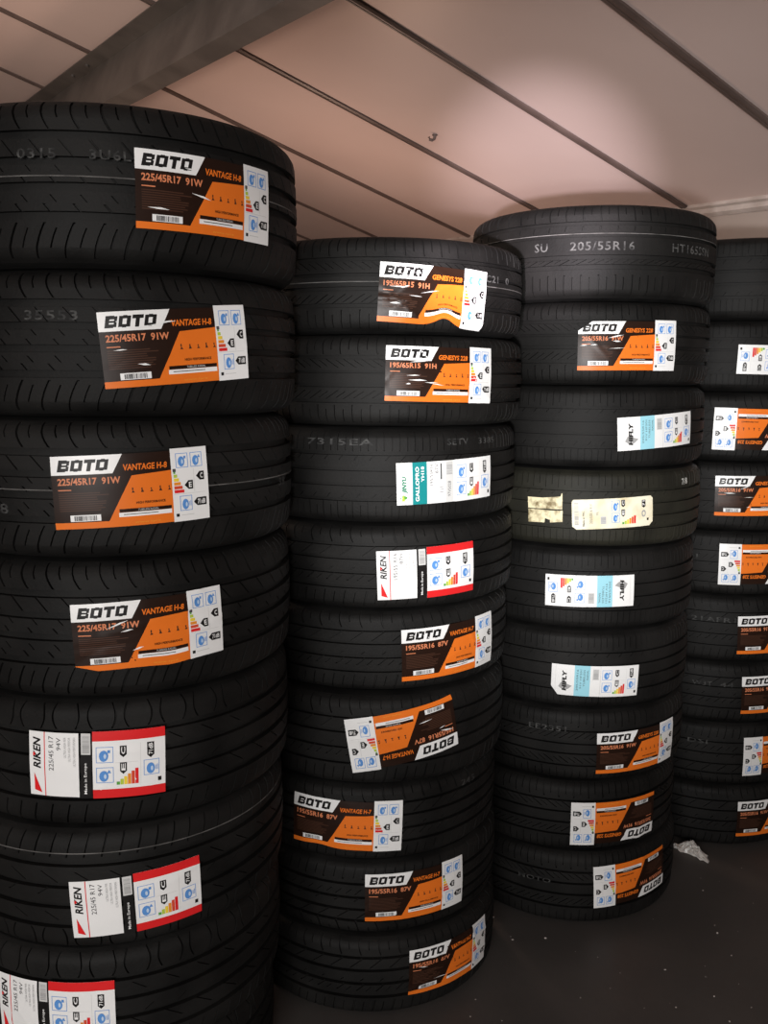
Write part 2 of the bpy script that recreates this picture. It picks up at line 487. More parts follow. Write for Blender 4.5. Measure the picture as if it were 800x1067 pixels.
def bend(name, polys, parent, R, W, crown, s0, zc, rot, sx, sy, w, h, wr, lift=.0016):
    """lay sliced polygons (mm) on the tread: s0 = arc position of the sheet's centre, measured from the camera side (-Y)"""
    verts, faces, fm = [], [], []
    keys, mats = {}, []
    ca, sa = math.cos(math.radians(rot)), math.sin(math.radians(rot))
    index = {}
    for l, c, q in polys:
        ids = []
        for x, y in q:
            kk = (l, round(x, 3), round(y, 3))
            if kk not in index:
                dx, dy = (x-w/2)*sx/1000, (y-h/2)*sy/1000
                u, z = s0+dx*ca-dy*sa, zc+dx*sa+dy*ca
                th = -PI/2+u/R
                r = crown(z)+lift+.00022*l+max(-1.0, wr(x, y))/1000
                index[kk] = len(verts)
                verts.append((r*math.cos(th), r*math.sin(th), z))
            ids.append(index[kk])
        ids2 = []
        for i in ids:
            if not ids2 or i != ids2[-1]: ids2.append(i)
        if len(ids2) > 1 and ids2[0] == ids2[-1]: ids2.pop()
        if len(set(ids2)) < 3 or len(set(ids2)) != len(ids2): continue
        if c not in keys: keys[c] = len(mats); mats.append(M[c])
        faces.append(ids2); fm.append(keys[c])
    o = link_mesh(name, verts, faces, mats, fm, parent, smooth=40)
    return o

# ------------------------------------------------------------------ tyres
def crown_fn(R, W):
    def f(z):
        t = abs(z)/(W*.5)
        if t < .74: return R-.0035*(t/.74)**2
        q = (t-.74)/.21
        return R-.0035-.0030*q-.0150*q**2.6
    return f

def tread_mesh(name, R, W, P, ribs, gx=.014, gd=.0095, sw=(.10, .07), shoulder=None):
    """ribs: list of dicts with z0,z1 (fractions of half width, -1..1), ph, sl, bow, A/B = list of (f0,f1) sipe extents, d"""
    cr = crown_fn(R, W)
    hw = W/2
    rows = []     # (z, drop, theta_off, bow, dA, dB)
    for i, rb in enumerate(ribs):
        z0 = (rb['z0']+(gx if i else 0))*hw
        z1 = (rb['z1']-(gx if i < len(ribs)-1 else 0))*hw
        ext = {0.0, 1.0}
        for key in 'AB':
            for a, b in rb.get(key, []): ext |= {a, b}
        for s in rb.get('sub', [.5]): ext.add(s)
        ext = sorted(ext)
        d = rb.get('d', .005)
        def mk(f, eps, drop=0.0, sip=True):
            z = z0+(z1-z0)*f
            fm = min(1, max(0, f+eps))
            inA = any(a <= fm <= b for a, b in rb.get('A', []))
            inB = any(a <= fm <= b for a, b in rb.get('B', []))
            off = rb.get('ph', 0)*2*PI/P + rb.get('sl', 0)*(z-(z0+z1)/2)/R + rb.get('cv', 0)*((f-.5)**2)
            bow = rb.get('bow', 0)*(1-(2*f-1)**2)
            rows.append((z, drop, off, bow, d if (inA and sip) else 0, d if (inB and sip) else 0))
        first, last = i == 0, i == len(ribs)-1
        if not first:
            mk(0.0, .0, gd, False)
        for j, f in enumerate(ext):
            if 0 < j < len(ext)-1 or f not in (0.0, 1.0):
                a = (any(abs(f-e) < 1e-9 for key in 'AB' for ab in rb.get(key, []) for e in ab))
                if a:
                    mk(f-.012, -.004); mk(f+.012, .004)
                else: mk(f, 0)
            else:
                mk(f, .001 if f == 0 else -.001)
        if not last:
            mk(1.0, .0, gd, False)
    # pitch columns
    wA, wB = sw
    e = .012
    cols = [(0, 0), (e, 'A'), (wA-e, 'A'), (wA, 0), (.5, 1), (.5+e, 'B'), (.5+wB-e, 'B'), (.5+wB, 1)]
    nc = len(cols)
    rowz = sorted(range(len(rows)), key=lambda i: i)
    verts = []
    for z, drop, off, bow, dA, dB in rows:
        r0 = cr(z)-drop
        for p in range(P):
            for u, g in cols:
                isA = g in (0, 'A')
                th = 2*PI/P*(p+u)+off+(bow if isA else -bow)
                r = r0-(dA if g == 'A' else dB if g == 'B' else 0)
                verts.append((r*math.cos(th), r*math.sin(th), z))
    N = P*nc
    faces = []
    for i in range(len(rows)-1):
        for j in range(N):
            k2 = (j+1) % N
            faces.append((i*N+j, i*N+k2, (i+1)*N+k2, (i+1)*N+j))
    me = bpy.data.meshes.new(name)
    me.from_pydata(verts, [], faces)
    me.polygons.foreach_set('use_smooth', [True]*len(faces))
    me.update(); me.set_sharp_from_angle(angle=math.radians(28))
    return me

def lathe_mesh(name, prof, seg=128, sharp=35):
    verts, faces = [], []
    for r, z in prof:
        for i in range(seg):
            t = 2*PI*i/seg
            verts.append((r*math.cos(t), r*math.sin(t), z))
    for i in range(len(prof)-1):
        for j in range(seg):
            k2 = (j+1) % seg
            faces.append((i*seg+j, i*seg+k2, (i+1)*seg+k2, (i+1)*seg+j))
    me = bpy.data.meshes.new(name); me.from_pydata(verts, [], faces)
    me.polygons.foreach_set('use_smooth', [True]*len(faces))
    me.update(); me.set_sharp_from_angle(angle=math.radians(sharp))
    return me

def sidewall_mesh(name, R, W, rim, sgn):
    cr = crown_fn(R, W); hw = W/2
    ze = hw*.95; re = cr(ze)
    H = R-rim
    p = [(re, ze), (re-.003, hw*.962), (re-.006, hw*.968), (re-.007, hw*.972), (re-.011, hw*.981), (re-.0125, hw*.975), (re-.016, hw*.989),
         (rim+H*.60, hw*.997), (rim+H*.55, hw*1.0), (rim+H*.45, hw*.998), (rim+H*.36, hw*.985), (rim+H*.34, hw*.990), (rim+H*.30, hw*.975),
         (rim+H*.22, hw*.93), (rim+H*.20, hw*.95), (rim+H*.15, hw*.93), (rim+H*.12, hw*.87), (rim+.006, hw*.84), (rim, hw*.82), (rim-.001, hw*.72),
         (rim+.010, hw*.70), (rim+H*.30, hw*.86), (rim+H*.55, hw*.91), (R-.030, hw*.88), (R-.017, hw*.60), (R-.0165, 0)]
    return lathe_mesh(name, [(r, sgn*z) for r, z in p], 144, 30)

full = [(.0, 1.0)]
SH = dict(d=.0055)
TY = {}
def T(key, W, rim, P, ribs, **kw):
    R = .3165
    tm = tread_mesh('tread_'+key, R, W, P, ribs, **kw); tm.materials.append(M['rubber'])
    su = sidewall_mesh('sidewall_'+key, R, W, rim, 1); su.materials.append(M['rubber_side'])
    sl = sidewall_mesh('sidewall_low_'+key, R, W, rim, -1); sl.materials.append(M['rubber_side'])
    TY[key] = dict(R=R, W=W, rim=rim, tread=tm, up=su, low=sl)

sub = [.2, .4, .6, .8]
# asymmetric rib pattern with notched ribs
T('notched', .228, .2159, 46, [
    dict(z0=-.95, z1=-.44, A=[(.10, .93)], B=[(.34, .80)], sl=.35, cv=.05, sub=sub, d=.005),
    dict(z0=-.38, z1=-.10, A=[(0, .36)], B=[(.45, .80)], sl=-.9, ph=.2, d=.004, sub=[.9]),
    dict(z0=-.04, z1=.20, A=[(0, .38)], B=[(.62, 1)], sl=-.9, ph=.45, d=.0035, sub=[.49, .51]),
    dict(z0=.26, z1=.50, A=[(0, 1)], sl=-.9, ph=.1, d=.0035, sub=[.55, .60]),
    dict(z0=.565, z1=.95, A=[(.04, .95)], B=[(.40, .85)], sl=-.30, cv=.07, ph=.3, sub=sub, d=.0055)], sw=(.095, .06), gx=.022)
# pattern with rounded loop cuts on the upper shoulder and long slanting cuts
T('looped', .228, .2159, 34, [
    dict(z0=-.95, z1=-.50, A=[(.12, .86)], B=[(.12, .86)], sl=.25, sub=sub, d=.0055),
    dict(z0=-.44, z1=-.16, A=[(.30, 1)], sl=-1.5, ph=.2, d=.004),
    dict(z0=-.10, z1=.16, A=[(0, .45)], sl=1.4, ph=.5, d=.0035),
    dict(z0=.22, z1=.48, A=[(.25, .80)], sl=-1.6, ph=.1, d=.004),
    dict(z0=.54, z1=.95, A=[(.04, .90)], B=[(.04, .90)], bow=.024, ph=.3, sub=[.1, .2, .35, .5, .65, .8], d=.005)], sw=(.055, .055), gx=.017)
# chevron ribs
T('chevron', .195, .1965, 52, [
    dict(z0=-.95, z1=-.47, A=[(.12, .90)], B=[(.12, .70)], sub=sub, d=.0045),
    dict(z0=-.41, z1=-.13, A=[(.0, .72)], B=[(.1, .62)], sl=1.5, d=.0045),
    dict(z0=-.07, z1=.17, sl=0, A=[], B=[]),
    dict(z0=.20, z1=.47, A=[(.28, 1)], B=[(.40, .9)], sl=-1.5, d=.0045),
    dict(z0=.53, z1=.95, A=[(.06, .92)], B=[(.30, .92)], cv=.03, ph=.3, sub=sub, d=.005)], sw=(.10, .06))
# plain ribs with fine shoulder sipes
T('plain', .200, .2032, 62, [
    dict(z0=-.95, z1=-.50, A=[(.10, .95)], B=[(.35, .95)], sub=sub, d=.003),
    dict(z0=-.44, z1=-.17, A=[(.0, .35)], sl=.9, d=.003),
    dict(z0=-.12, z1=.14, A=[], B=[]),
    dict(z0=.19, z1=.45, A=[(.65, 1)], sl=.9, ph=.4, d=.003),
    dict(z0=.505, z1=.95, A=[(.0, .85)], B=[(.20, .70)], sub=sub, d=.0032)], sw=(.085, .055), gx=.010)
# ribs with slanting cuts, upper shoulder blocks cut across
T('slanted', .195, .2032, 44, [
    dict(z0=-.95, z1=-.46, A=[(.12, .88)], B=[(.30, .80)], sl=.2, sub=sub, d=.0045),
    dict(z0=-.40, z1=-.12, A=[(.42, 1)], B=[(.42, .85)], sl=1.1, ph=.2, d=.004),
    dict(z0=-.05, z1=.21, A=[(0, .30)], sl=1.2, ph=.6, d=.0035),
    dict(z0=.27, z1=.52, A=[(.0, 1)], sl=1.3, ph=.1, d=.004),
    dict(z0=.575, z1=.95, A=[(.0, .93)], B=[(.40, .80)], sl=-.15, cv=.04, ph=.3, sub=sub, d=.005)], sw=(.095, .05))
# tall tyre on the third stack: one saw-edged rib
T('saw_edged', .215, .2032, 50, [
    dict(z0=-.95, z1=-.36, A=[(.12, .80)], B=[(.30, .72)], sub=sub, d=.0045),
    dict(z0=-.285, z1=-.155, A=[(.0, 1)], B=[(.35, 1)], sl=2.2, d=.006),
    dict(z0=-.085, z1=.30, A=[], B=[]),
    dict(z0=.36, z1=.545, A=[(.25, .85)], sl=.2, d=.003),
    dict(z0=.60, z1=.95, A=[(.04, .93)], B=[(.40, .85)], cv=.03, sub=sub, d=.0052)], sw=(.10, .055))

stems = {}
def make_tyre(kind, x, y, z0, z1, label, group, rz, dusty=False, flip=False):
    t = TY[kind]
    root = bpy.data.objects.new('car_tyre', None); COL.objects.link(root)
    root.empty_display_size = .1
    root.location = (x, y, (z0+z1)/2)
    root['label'] = label; root['category'] = 'tyre'; root['group'] = group
    zs = (z1-z0-.0008)/t['W']
    if kind not in stems:
        parts = []
        for nm, me in (('tread', t['tread']), ('sidewall', t['up']), ('sidewall', t['low'])):
            o = bpy.data.objects.new(nm, me); COL.objects.link(o); parts.append(o)
        stems[kind] = parts
    else:
        parts = []
        for s in stems[kind]:
            o = s.copy(); COL.objects.link(o); parts.append(o)
    for o in parts:
        o.parent = root; o.scale = (1, 1, zs); o.rotation_euler = (PI if flip else 0, 0, rz)
    if dusty:
        me = parts[0].data.copy(); me.materials.clear(); me.materials.append(M['rubber_dusty']); parts[0].data = me
    base = crown_fn(t['R'], t['W'])
    return root, (lambda z: base(z/zs)), t['R'], z1-z0

def marking(root, crown, R, text, s0, zc, w, h, c='chalk', rot=0, name='printed_marking'):
    a = Art(w*1000, h*1000)
    a.text(c, text, (0, 0, w*1000, h*1000), 0, bold=.012, sp=1.1)
    o = bend(name, slice_polys(a.p, 12), root, R, 0, crown, s0, zc, rot, 1, 1, w*1000, h*1000, lambda x, y: 0, lift=.0004)
    o['label'] = 'dull grey letters and figures printed on the tread' if c != 'white_chalk' else 'white chalk figures on the tread'
    return o

def stripe(root, crown, R, z, th=.0016):
    seg = 160
    verts, faces = [], []
    for zz, dr in ((z-th/2, -.0003), (z-th/2, .0004), (z+th/2, .0004), (z+th/2, -.0003)):
        for i in range(seg):
            t = 2*PI*i/seg; r = crown(zz)+dr
            verts.append((r*math.cos(t), r*math.sin(t), zz))
    for i in range(3):
        for j in range(seg):
            k2 = (j+1) % seg
            faces.append((i*seg+j, i*seg+k2, (i+1)*seg+k2, (i+1)*seg+j))
    o = link_mesh('paint_stripe', verts, faces, [M['stripe']], None, root, smooth=30)
    o['label'] = 'thin grey paint line round the tread'
    return o

DESIGN = {}
def design(key):
    if key in DESIGN: return DESIGN[key]
    if key.startswith('boto'):
        _, size, model = key.split('|'); d = art_boto(size, model)
    elif key.startswith('riken'):
        _, size, sp = key.split('|'); d = art_riken(size, sp)
    elif key == 'jinyu': d = art_jinyu()
    elif key == 'blue': d = art_blue()
    elif key == 'cream': d = art_cream()
    DESIGN[key] = d
    return d

def tears(rot180, w, h, seed, n):
    """white cracks in the film where the sheet creased"""
    rnd = random.Random(seed)
    out = []
    for i in range(n):
        x, y = rnd.uniform(2, 90), rnd.uniform(24, 100); L = rnd.uniform(10, 42); ang = rnd.uniform(-.25, .35); t = rnd.uniform(.8, 2.2)
        dx, dy = math.cos(ang)*L, math.sin(ang)*L
        q = [(x, y), (x+dx*.5, y+dy*.5-t*.6), (x+dx, y+dy), (x+dx*.6, y+dy*.6+t)]
        q = [(min(max(px, 0), w), min(max(py, 0), h)) for px, py in q]
        if rot180: q = [(w-px, h-py) for px, py in q]
        out.append((5, 'white', q))
    return out

STICK_LABEL = dict(boto='orange and black paper sticker', riken='white, black and red paper sticker', jinyu='white and teal paper sticker',
                   blue='white and light blue paper sticker', cream='yellowed paper sticker')
def sticker(root, crown, R, key, s0, zc, w, h, rot, flip=False, amp=.5, n=8, seed=1, ntear=0, cuts=(), buck=None):
    a, e = design(key)
    sx, sy = w*1000/a.w, h*1000/a.h
    wr = make_wrinkle(seed, amp*1.45, n+4, a.w, a.h)
    pa = list(sliced(key+'a', a, flip)); pe = list(sliced(key+'e', e, flip))
    if ntear: pa += slice_polys(tears(flip, a.w, a.h, seed+50, ntear), 5)
    for ct in cuts: pa, pe = cut(pa, *ct), cut(pe, *ct)
    if buck: pa, pe = buckle(pa, *buck), buckle(pe, *buck)
    o = bend('sticker', pa, root, R, 0, crown, s0, zc, rot, sx, sy, a.w, a.h, wr)
    o['label'] = STICK_LABEL[key.split('|')[0]]
    p = bend('efficiency_panel', pe, o, R, 0, crown, s0, zc, rot, sx, sy, a.w, a.h, wr, lift=.0019)
    p['label'] = 'white panel with energy rating symbols'
    return o

TABLE = {
 1: [(-0.478, 1.664, 1.5950, 1.8330), (-0.483, 1.675, 1.3727, 1.5950), (-0.493, 1.682, 1.1498, 1.3727), (-0.499, 1.697, 0.9153, 1.1498),
     (-0.506, 1.711, 0.6861, 0.9153), (-0.519, 1.718, 0.4576, 0.6861), (-0.528, 1.729, 0.2288, 0.4576), (-0.545, 1.739, 0.0, 0.2288)],
 2: [(-0.005, 2.135, 1.5237, 1.7157), (-0.000, 2.137, 1.3368, 1.5237), (-0.010, 2.138, 1.1362, 1.3368), (-0.010, 2.141, 0.9526, 1.1362),
     (-0.018, 2.147, 0.7705, 0.9526), (-0.022, 2.136, 0.5628, 0.7705), (-0.034, 2.153, 0.3776, 0.5628), (-0.028, 2.165, 0.1951, 0.3776),
     (-0.026, 2.158, 0.0, 0.1951)],
 3: [(0.547, 2.482, 1.6212, 1.8448), (0.542, 2.477, 1.4218, 1.6212), (0.541, 2.481, 1.2212, 1.4218), (0.543, 2.485, 1.0242, 1.2212),
     (0.538, 2.491, 0.8137, 1.0242), (0.537, 2.495, 0.6052, 0.8137), (0.536, 2.499, 0.4072, 0.6052), (0.525, 2.507, 0.2093, 0.4072),
     (0.538, 2.509, 0.0, 0.2093)],
 4: [(1.086, 2.834, 1.6031, 1.8269), (1.062, 2.845, 1.4042, 1.6031), (1.066, 2.855, 1.2058, 1.4042), (1.069, 2.866, 1.0037, 1.2058),
     (1.073, 2.877, 0.8098, 1.0037), (1.076, 2.887, 0.6030, 0.8098), (1.080, 2.900, 0.4088, 0.6030), (1.081, 2.911, 0.2040, 0.4088),
     (1.084, 2.920, 0.0, 0.2040)],
}
B1 = 'boto|225/45R17  91W|VANTAGE H-8'
G2 = 'boto|195/65R15  91H|GENESYS 228'
H7 = 'boto|195/55R16  87V|VANTAGE H-7'
G3 = 'boto|205/55R16  91W|GENESYS 228'
R1 = 'riken|225/45 R17|94V'
R2 = 'riken|195/55 R16|87H'
GR = {1: 'tyres in the nearest stack, far left', 2: 'tyres in the second stack from the left', 3: 'tyres in the third stack from the left', 4: 'tyres in the stack cut by the right edge'}
# per tyre: tread kind, label, sticker (key, s0, zc, w, h, rot, flip, crease amplitude, creases, tears)
SPEC = {
 1: [('notched', 'wide tyre on top of the nearest left stack, under the steel beam, orange sticker', (B1, .233, -.0069, .239, .1125, -.4, False, .5, 7, 3)),
     ('notched', 'second tyre from the top of the nearest left stack, orange sticker with scratches', (B1, .1782, -.0014, .240, .113, 4.6, False, .5, 7, 5)),
     ('notched', 'third tyre from the top of the nearest left stack, smooth orange sticker, pale panel', (B1, .1064, .0011, .2407, .1127, 2.4, False, .3, 4, 0)),
     ('notched', 'fourth tyre from the top of the nearest left stack, lowest orange sticker there, torn corner', (B1, .1294, -.0042, .2442, .1105, 2.4, False, 1.0, 12, 3)),
     ('looped', 'fifth tyre from the top of the nearest left stack, topmost red and white sticker', (R1, .0373, .0035, .2218, .110, -1.1, False, 1.0, 6, 0)),
     ('looped', 'sixth tyre from the top of the nearest left stack, middle red and white sticker', (R1, .1068, -.0245, .2202, .1040, 2.2, False, 1.0, 7, 0)),
     ('looped', 'seventh tyre of the nearest left stack, red and white sticker cut by the bottom edge', (R1, -.0403, -.0005, .2172, .110, .1, False, 1.0, 6, 0)),
     ('looped', 'lowest tyre of the nearest left stack, on the floor, no sticker in view', None)],
 2: [('chevron', 'top tyre of the second stack from the left, buckled orange sticker', (G2, .1093, -.0216, .2379, .1146, -3.3, False, 2.0, 14, 7)),
     ('chevron', 'second tyre from the top of the second stack, orange sticker with cracked lettering', (G2, .1223, .0130, .2442, .1098, -1.2, False, .9, 10, 6)),
     ('plain', 'third tyre from the top of the second stack, white sticker with teal band', ('jinyu', .1514, -.0111, .2327, .0871, 2.1, False, .4, 5, 0)),
     ('slanted', 'fourth tyre from the top of the second stack, red and white sticker', (R2, .1078, -.0105, .2227, .1038, 2.2, False, .4, 5, 0)),
     ('slanted', 'fifth tyre of the second stack, orange sticker just under the red and white one', (H7, .1832, -.0037, .2500, .1130, 1.6, False, .9, 10, 0)),
     ('slanted', 'sixth tyre of the second stack, tilted orange sticker stuck upside down', (H7, .0713, .0121, .2464, .1160, 9.4, True, 1.0, 10, 3)),
     ('slanted', 'seventh tyre of the second stack, orange sticker furthest left, next to the nearest stack', (H7, -.044, -.0012, .2480, .1130, -1.4, False, .9, 10, 0)),
     ('slanted', 'eighth tyre of the second stack, second from the floor, creased orange sticker', (H7, .1148, .0064, .2436, .1114, 0, False, 1.3, 12, 0)),
     ('slanted', 'bottom tyre of the second stack, on the floor, crinkled sticker wrapping round its right side', (H7, .2151, .0054, .2457, .1080, -1.5, False, 1.8, 18, 2))],
 3: [('saw_edged', 'large tyre without sticker on top of the third stack, grey size printed on tread', None),
     ('chevron', 'second tyre from the top of the third stack, orange sticker right way up', (G3, .0375, -.0061, .2472, .1142, .5, False, .7, 8, 5)),
     ('plain', 'third tyre of the third stack, topmost white and light blue sticker', ('blue', .1306, -.0086, .2261, .0802, 3.8, False, .3, 4, 0)),
     ('plain', 'fourth tyre of the third stack, dusty, yellowed sticker beside torn paper', ('cream', .018, -.009, .2035, .074, 3.4, False, .5, 6, 0)),
     ('plain', 'fifth tyre of the third stack, light blue sticker upside down, under the yellowed one', ('blue', -.0249, -.0023, .2213, .0794, 1.0, True, .3, 4, 0)),
     ('plain', 'sixth tyre of the third stack, lowest light blue sticker, one clipped corner', ('blue', .0012, -.0262, .2239, .0805, -.7, False, .4, 5, 0)),
     ('chevron', 'seventh tyre of the third stack, orange sticker right way up near its right side', (G3, .1402, -.0150, .2560, .1090, .8, False, 1.2, 12, 0)),
     ('chevron', 'eighth tyre of the third stack, second from floor, orange sticker upside down', (G3, .0915, -.0132, .2500, .1140, .4, True, 1.1, 11, 0)),
     ('chevron', 'bottom tyre of the third stack, on the floor, orange sticker upside down', (G3, .1408, .0160, .240, .1123, 2.9, True, .9, 9, 0))],
 4: [('plain', 'topmost tyre of the right edge stack, no sticker, below the wall trim', None),
     ('plain', 'second tyre from the top of the right edge stack, white sticker without orange', ('blue', -.0836, -.0111, .224, .0795, -1.1, True, .3, 4, 0)),
     ('slanted', 'third tyre of the right edge stack, topmost orange sticker there, upside down', (G3, -.136, -.0052, .244, .1150, -.9, True, .4, 5, 0)),
     ('slanted', 'fourth tyre of the right edge stack, orange sticker with full white lettering plate', (G3, -.1191, .0054, .244, .1150, 1.3, False, .7, 8, 5)),
     ('slanted', 'fifth tyre of the right edge stack, middle one, orange sticker upside down', (G3, -.0966, .0018, .244, .1170, .9, True, .4, 5, 0)),
     ('slanted', 'sixth tyre of the right edge stack, upper of two neighbouring dark sticker corners', (G3, -.0304, -.0103, .244, .1150, 1.9, False, .6, 6, 0)),
     ('slanted', 'seventh tyre of the right edge stack, third from the floor, dark sticker corner', (G3, -.0054, .0002, .244, .1150, 1.5, False, .6, 6, 0)),
     ('slanted', 'eighth tyre of the right edge stack, second from floor, white panel at frame edge', (G3, .0166, .0011, .244, .1180, 1.2, True, .5, 6, 0)),
     ('slanted', 'bottom tyre of the right edge stack, on the floor behind the plastic scrap', (G3, .0117, -.0040, .244, .1130, 0, False, .8, 8, 0))],
}
rr = random.Random(11)
# torn corners (point on the tear, direction kept) and buckled lower edges (height, centre, width, reach)
CUTS = {(3, 5): [(0, 22, .8, .62)], (3, 1): [(0, 92, .55, -.83)], (1, 3): [(0, 9, .25, .97)], (0, 0): []}
BUCK = {(2, 0): (15, 142, 26, 62), (1, 3): (-4, 150, 30, 50), (2, 6): (5, 60, 30, 50), (3, 7): (-4, 190, 14, 60)}
built = {}
for st in (1, 2, 3, 4):
    for i, ((x, y, z0, z1), (kind, label, stk)) in enumerate(zip(TABLE[st], SPEC[st])):
        root, crown, R, W = make_tyre(kind, x, y, z0, z1, label, GR[st], rr.uniform(0, 6.28), dusty=(st == 3 and i == 3), flip=(st, i) in ((1, 5), (2, 2), (2, 7), (3, 6), (4, 4), (4, 7)))
        built[(st, i+1)] = (root, crown, R)
        if stk:
            key, s0, zc, w, h, rot, flip, amp, n, nt_ = stk
            if st == 4: s0 = s0 + w/2
            sticker(root, crown, R, key, s0, zc, w, h, rot, flip, amp, n, st*100+i, nt_, CUTS.get((st, i), ()), BUCK.get((st, i)))

# torn paper left beside the yellowed sticker
root, crown, R = built[(3, 4)]
a = art_tape()
o = bend('torn_paper', slice_polys(a.p, 5), root, R, 0, crown, -.1502, -.0062, 3.2, 1, 1, 88, 66, make_wrinkle(77, 1.2, 9, 88, 66))
o['label'] = 'torn yellowed paper scrap'
marking(root, crown, R, '7/8', .236, .062, .026, .016, 'white_chalk', rot=4)
# tread markings
for key, t, s0, zc, w, h, c in (
        ((1, 1), '0315   3U6L', .028, .037, .165, .014, 'dim'), ((1, 2), '35553   C', .020, .041, .15, .014, 'dim'), ((1, 3), '8', -.098, -.03, .016, .016, 'dim'),
        ((1, 3), '38', .425, -.01, .03, .014, 'dim'), ((2, 1), 'C21  0', .272, .020, .085, .014, 'chalk'),
        ((2, 3), '7315EA', -.085, .070, .15, .013, 'dim'), ((2, 3), 'SETV  3385', .215, .070, .14, .013, 'dim'),
        ((2, 7), '245', .262, .060, .05, .014, 'dim'), ((3, 1), 'SU   205/55R16', -.085, .012, .240, .020, 'chalk'),
        ((3, 1), 'HT165SSN', .205, .012, .150, .020, 'chalk'), ((3, 7), 'EE2351', -.115, .045, .10, .013, 'dim'), ((3, 9), 'MOTO', -.135, .02, .09, .012, 'dim'),
        ((4, 5), 'DI', -.175, .018, .04, .014, 'dim'), ((4, 6), '21AFR1', -.10, .030, .13, .014, 'dim'), ((4, 7), 'W3T 44', -.09, .028, .12, .013, 'dim'), ((4, 8), 'DSI', -.12, .04, .06, .013, 'dim')):
    root, crown, R = built[key]
    L = len(t); pos = 0
    for word in t.split(' '):
        if word:
            ww = w*len(word)/L
            marking(root, crown, R, word, s0-w/2+w*(pos+len(word)/2)/L, zc, ww*.97, h, c)
        pos += len(word)+1
for key, z in (((1, 1), .006), ((1, 3), .001), ((1, 6), .072), ((2, 1), .004), ((3, 1), .040)):
    root, crown, R = built[key]
    stripe(root, crown, R, z)

# ------------------------------------------------------------------ small things
# bent hook left in the roof sheet
bm = bmesh.new()
path = [(0, 0, 0), (0, 0, -.010), (-.003, .0, -.017), (-.010, .002, -.021), (-.019, .003, -.019), (-.023, .003, -.010)]
rings = []
for i, p in enumerate(path):
    p = Vector(p)
    d = (Vector(path[min(i+1, len(path)-1)])-Vector(path[max(i-1, 0)])).normalized()
    a = d.orthogonal().normalized(); b = d.cross(a)
    rings.append([bm.verts.new(p+(a*math.cos(t*PI/4)+b*math.sin(t*PI/4))*.0058) for t in range(8)])
for i in range(len(rings)-1):
    for j in range(8):
        bm.faces.new((rings[i][j], rings[i][(j+1) % 8], rings[i+1][(j+1) % 8], rings[i+1][j]))
bm.faces.new(rings[0]); bm.faces.new(rings[-1])
bmesh.ops.create_cone(bm, cap_ends=True, segments=16, radius1=.010, radius2=.010, depth=.004, matrix=Matrix.Translation((0, 0, -.002)))
bmesh.ops.recalc_face_normals(bm, faces=bm.faces)
me = bpy.data.meshes.new('ceiling_hook'); bm.to_mesh(me); bm.free(); me.materials.append(M['batten'])
o = bpy.data.objects.new('ceiling_hook', me); COL.objects.link(o)
o.location = cp(1.828, 2.971, .0005)
o.rotation_euler = (0, 0, .3)
o['label'] = 'small dark bent hook sticking down from the pale ceiling sheet'; o['category'] = 'hook'

# crumpled clear plastic on the floor
mp, ntp, bp_ = new_mat('crumpled_film')
bp_.inputs['Base Color'].default_value = (.62, .60, .57, 1); bp_.inputs['Roughness'].default_value = .28
bp_.inputs['Transmission Weight'].default_value = .15
rnd = random.Random(3)
outl = [(.901, 2.621), (.912, 2.599), (.926, 2.574), (.951, 2.556), (.961, 2.533), (.984, 2.519), (.994, 2.545), (.99, 2.579), (.986, 2.612), (.978, 2.640), (.948, 2.640), (.921, 2.618)]
cx = sum(p[0] for p in outl)/len(outl); cy = sum(p[1] for p in outl)/len(outl)
verts, faces = [], []
NR = 7
for r in range(NR+1):
    f = r/NR
    for px, py in [tuple(Vector(outl[i]).lerp(Vector(outl[(i+1) % len(outl)]), s/3)) for i in range(len(outl)) for s in range(3)]:
        jx, jy = rnd.uniform(-.004, .004), rnd.uniform(-.004, .004)
        z = .003 if r == NR else .004+rnd.uniform(.0, .022)*(1-f*.75)+.012*(1-f)
        verts.append((cx+(px-cx)*max(f, .04)+jx, cy+(py-cy)*max(f, .04)+jy, z))
n = len(outl)*3
for r in range(NR):
    for j in range(n):
        faces.append((r*n+j, r*n+(j+1) % n, (r+1)*n+(j+1) % n, (r+1)*n+j))
o = link_mesh('plastic_scrap', [(x-cx, y-cy, z-.002) for x, y, z in verts], faces, [mp])
o.location = (cx, cy, .0005)
md = o.modifiers.new('thickness', 'SOLIDIFY'); md.thickness = .0008; md.offset = 1
o['label'] = 'crumpled pale plastic scrap lying on the dark floor'; o['category'] = 'litter'

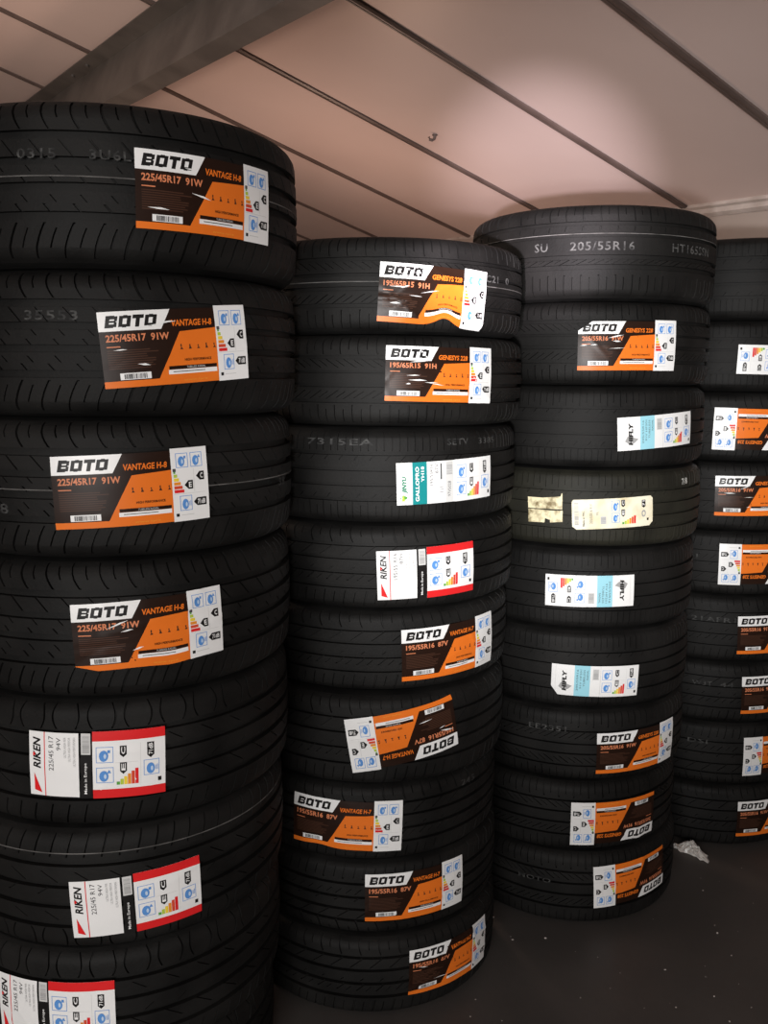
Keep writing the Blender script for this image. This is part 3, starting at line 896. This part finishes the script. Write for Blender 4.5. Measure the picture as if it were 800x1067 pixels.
# crumbs scattered over the floor
M['crumb'] = plain('pale_crumb', (.42, .39, .36, 1), .7)
bm = bmesh.new()
spots = [(.465, 2.203, 3), (.428, 2.144, 3), (.577, 2.208, 2), (.884, 2.172, 3), (.886, 2.08, 2), (.701, 2.023, 3), (.787, 1.927, 2.5), (.792, 1.844, 3), (.685, 1.889, 2),
         (.916, 2.372, 2), (.779, 2.317, 3), (.342, 2.138, 2.5), (.304, 2.235, 2), (.339, 2.151, 1.5)]
spots += [(rnd.uniform(.2, 1.3), rnd.uniform(1.6, 2.5), rnd.uniform(.7, 1.5)) for _ in range(70)]
spots += [(rnd.uniform(-.25, .3), rnd.uniform(1.5, 1.8), rnd.uniform(.7, 1.4)) for _ in range(16)]
for x, y, s in spots:
    if (x-.53)**2+(y-2.5)**2 < .33**2 or (x+.03)**2+(y-2.15)**2 < .33**2 or (x-1.08)**2+(y-2.92)**2 < .33**2: continue
    q = bmesh.ops.create_icosphere(bm, subdivisions=1, radius=s/1000)
    sc = Vector((rnd.uniform(.6, 1.5), rnd.uniform(.6, 1.5), rnd.uniform(.4, .8)))
    for v in q['verts']:
        v.co = Vector((v.co.x*sc.x, v.co.y*sc.y, v.co.z*sc.z)) + Vector((x, y, s/1000*sc.z*.8))
me = bpy.data.meshes.new('floor_crumbs'); bm.to_mesh(me); bm.free(); me.materials.append(M['crumb'])
o = bpy.data.objects.new('floor_crumbs', me); COL.objects.link(o)
o['kind'] = 'stuff'; o['label'] = 'pale crumbs and dust specks scattered over the dark floor'; o['category'] = 'debris'

# ------------------------------------------------------------------ lights
def light(name, kind, loc, energy, col, target=None, **kw):
    l = bpy.data.lights.new(name, kind); l.energy = energy; l.color = col
    for k2, v in kw.items(): setattr(l, k2, v)
    o = bpy.data.objects.new(name, l); COL.objects.link(o); o.location = loc
    if target is not None:
        o.rotation_euler = (Vector(target)-Vector(loc)).to_track_quat('-Z', 'Y').to_euler()
    return o
light('ceiling_pool_spot', 'SPOT', (-.12, -.10, 1.335), 900, (1.0, .88, .95), (.65, 3.90, 2.20), spot_size=math.radians(15.5), spot_blend=1.0, shadow_soft_size=.02)  # added narrow spot, unseen, makes the bright pool on the ceiling
light('hand_torch', 'SPOT', (-.05, -.25, 1.25), 250, (1.0, .985, .975), (.58, 2.3, 1.40), spot_size=math.radians(47), spot_blend=1.0, shadow_soft_size=.05)
light('rear_fill', 'AREA', (-.7, -2.6, 1.40), 128, (1.0, .98, .955), (.0, 2.2, 1.10), shape='RECTANGLE', size=2.0, size_y=1.4)  # added soft fill behind the camera; the front wall has no doorway
light('lamp_behind_stacks', 'POINT', (-.35, 3.9, 1.45), 19, (1.0, .66, .50), shadow_soft_size=.12)
light('lamp_on_the_left', 'POINT', (-2.0, 2.8, 1.75), 34, (1.0, .76, .60), shadow_soft_size=.12)

w = bpy.data.worlds.new('World'); scene.world = w
w.use_nodes = True
w.node_tree.nodes['Background'].inputs['Color'].default_value = (.5, .45, .42, 1)
w.node_tree.nodes['Background'].inputs['Strength'].default_value = .05

# ------------------------------------------------------------------ camera
F, PIT, ROL = 937.39, math.radians(8.562764), math.radians(.4793)
fwd = Vector((0, math.cos(PIT), -math.sin(PIT))); up0 = Vector((0, math.sin(PIT), math.cos(PIT))); rt0 = Vector((1, 0, 0))
rt = rt0*math.cos(ROL)+up0*math.sin(ROL); up = up0*math.cos(ROL)-rt0*math.sin(ROL)
cam = bpy.data.cameras.new('Camera'); co = bpy.data.objects.new('Camera', cam); COL.objects.link(co)
mx = Matrix((rt, up, -fwd)).transposed().to_4x4(); mx.translation = O
co.matrix_world = mx
cam.sensor_fit = 'VERTICAL'; cam.sensor_height = 24.0; cam.lens = F/1067*24.0
cam.clip_start = .05
scene.camera = co
scene.view_settings.view_transform = 'Standard'
scene.view_settings.look = 'None'
scene.view_settings.exposure = 0
scene.view_settings.gamma = 1
scene.view_settings.use_curve_mapping = False
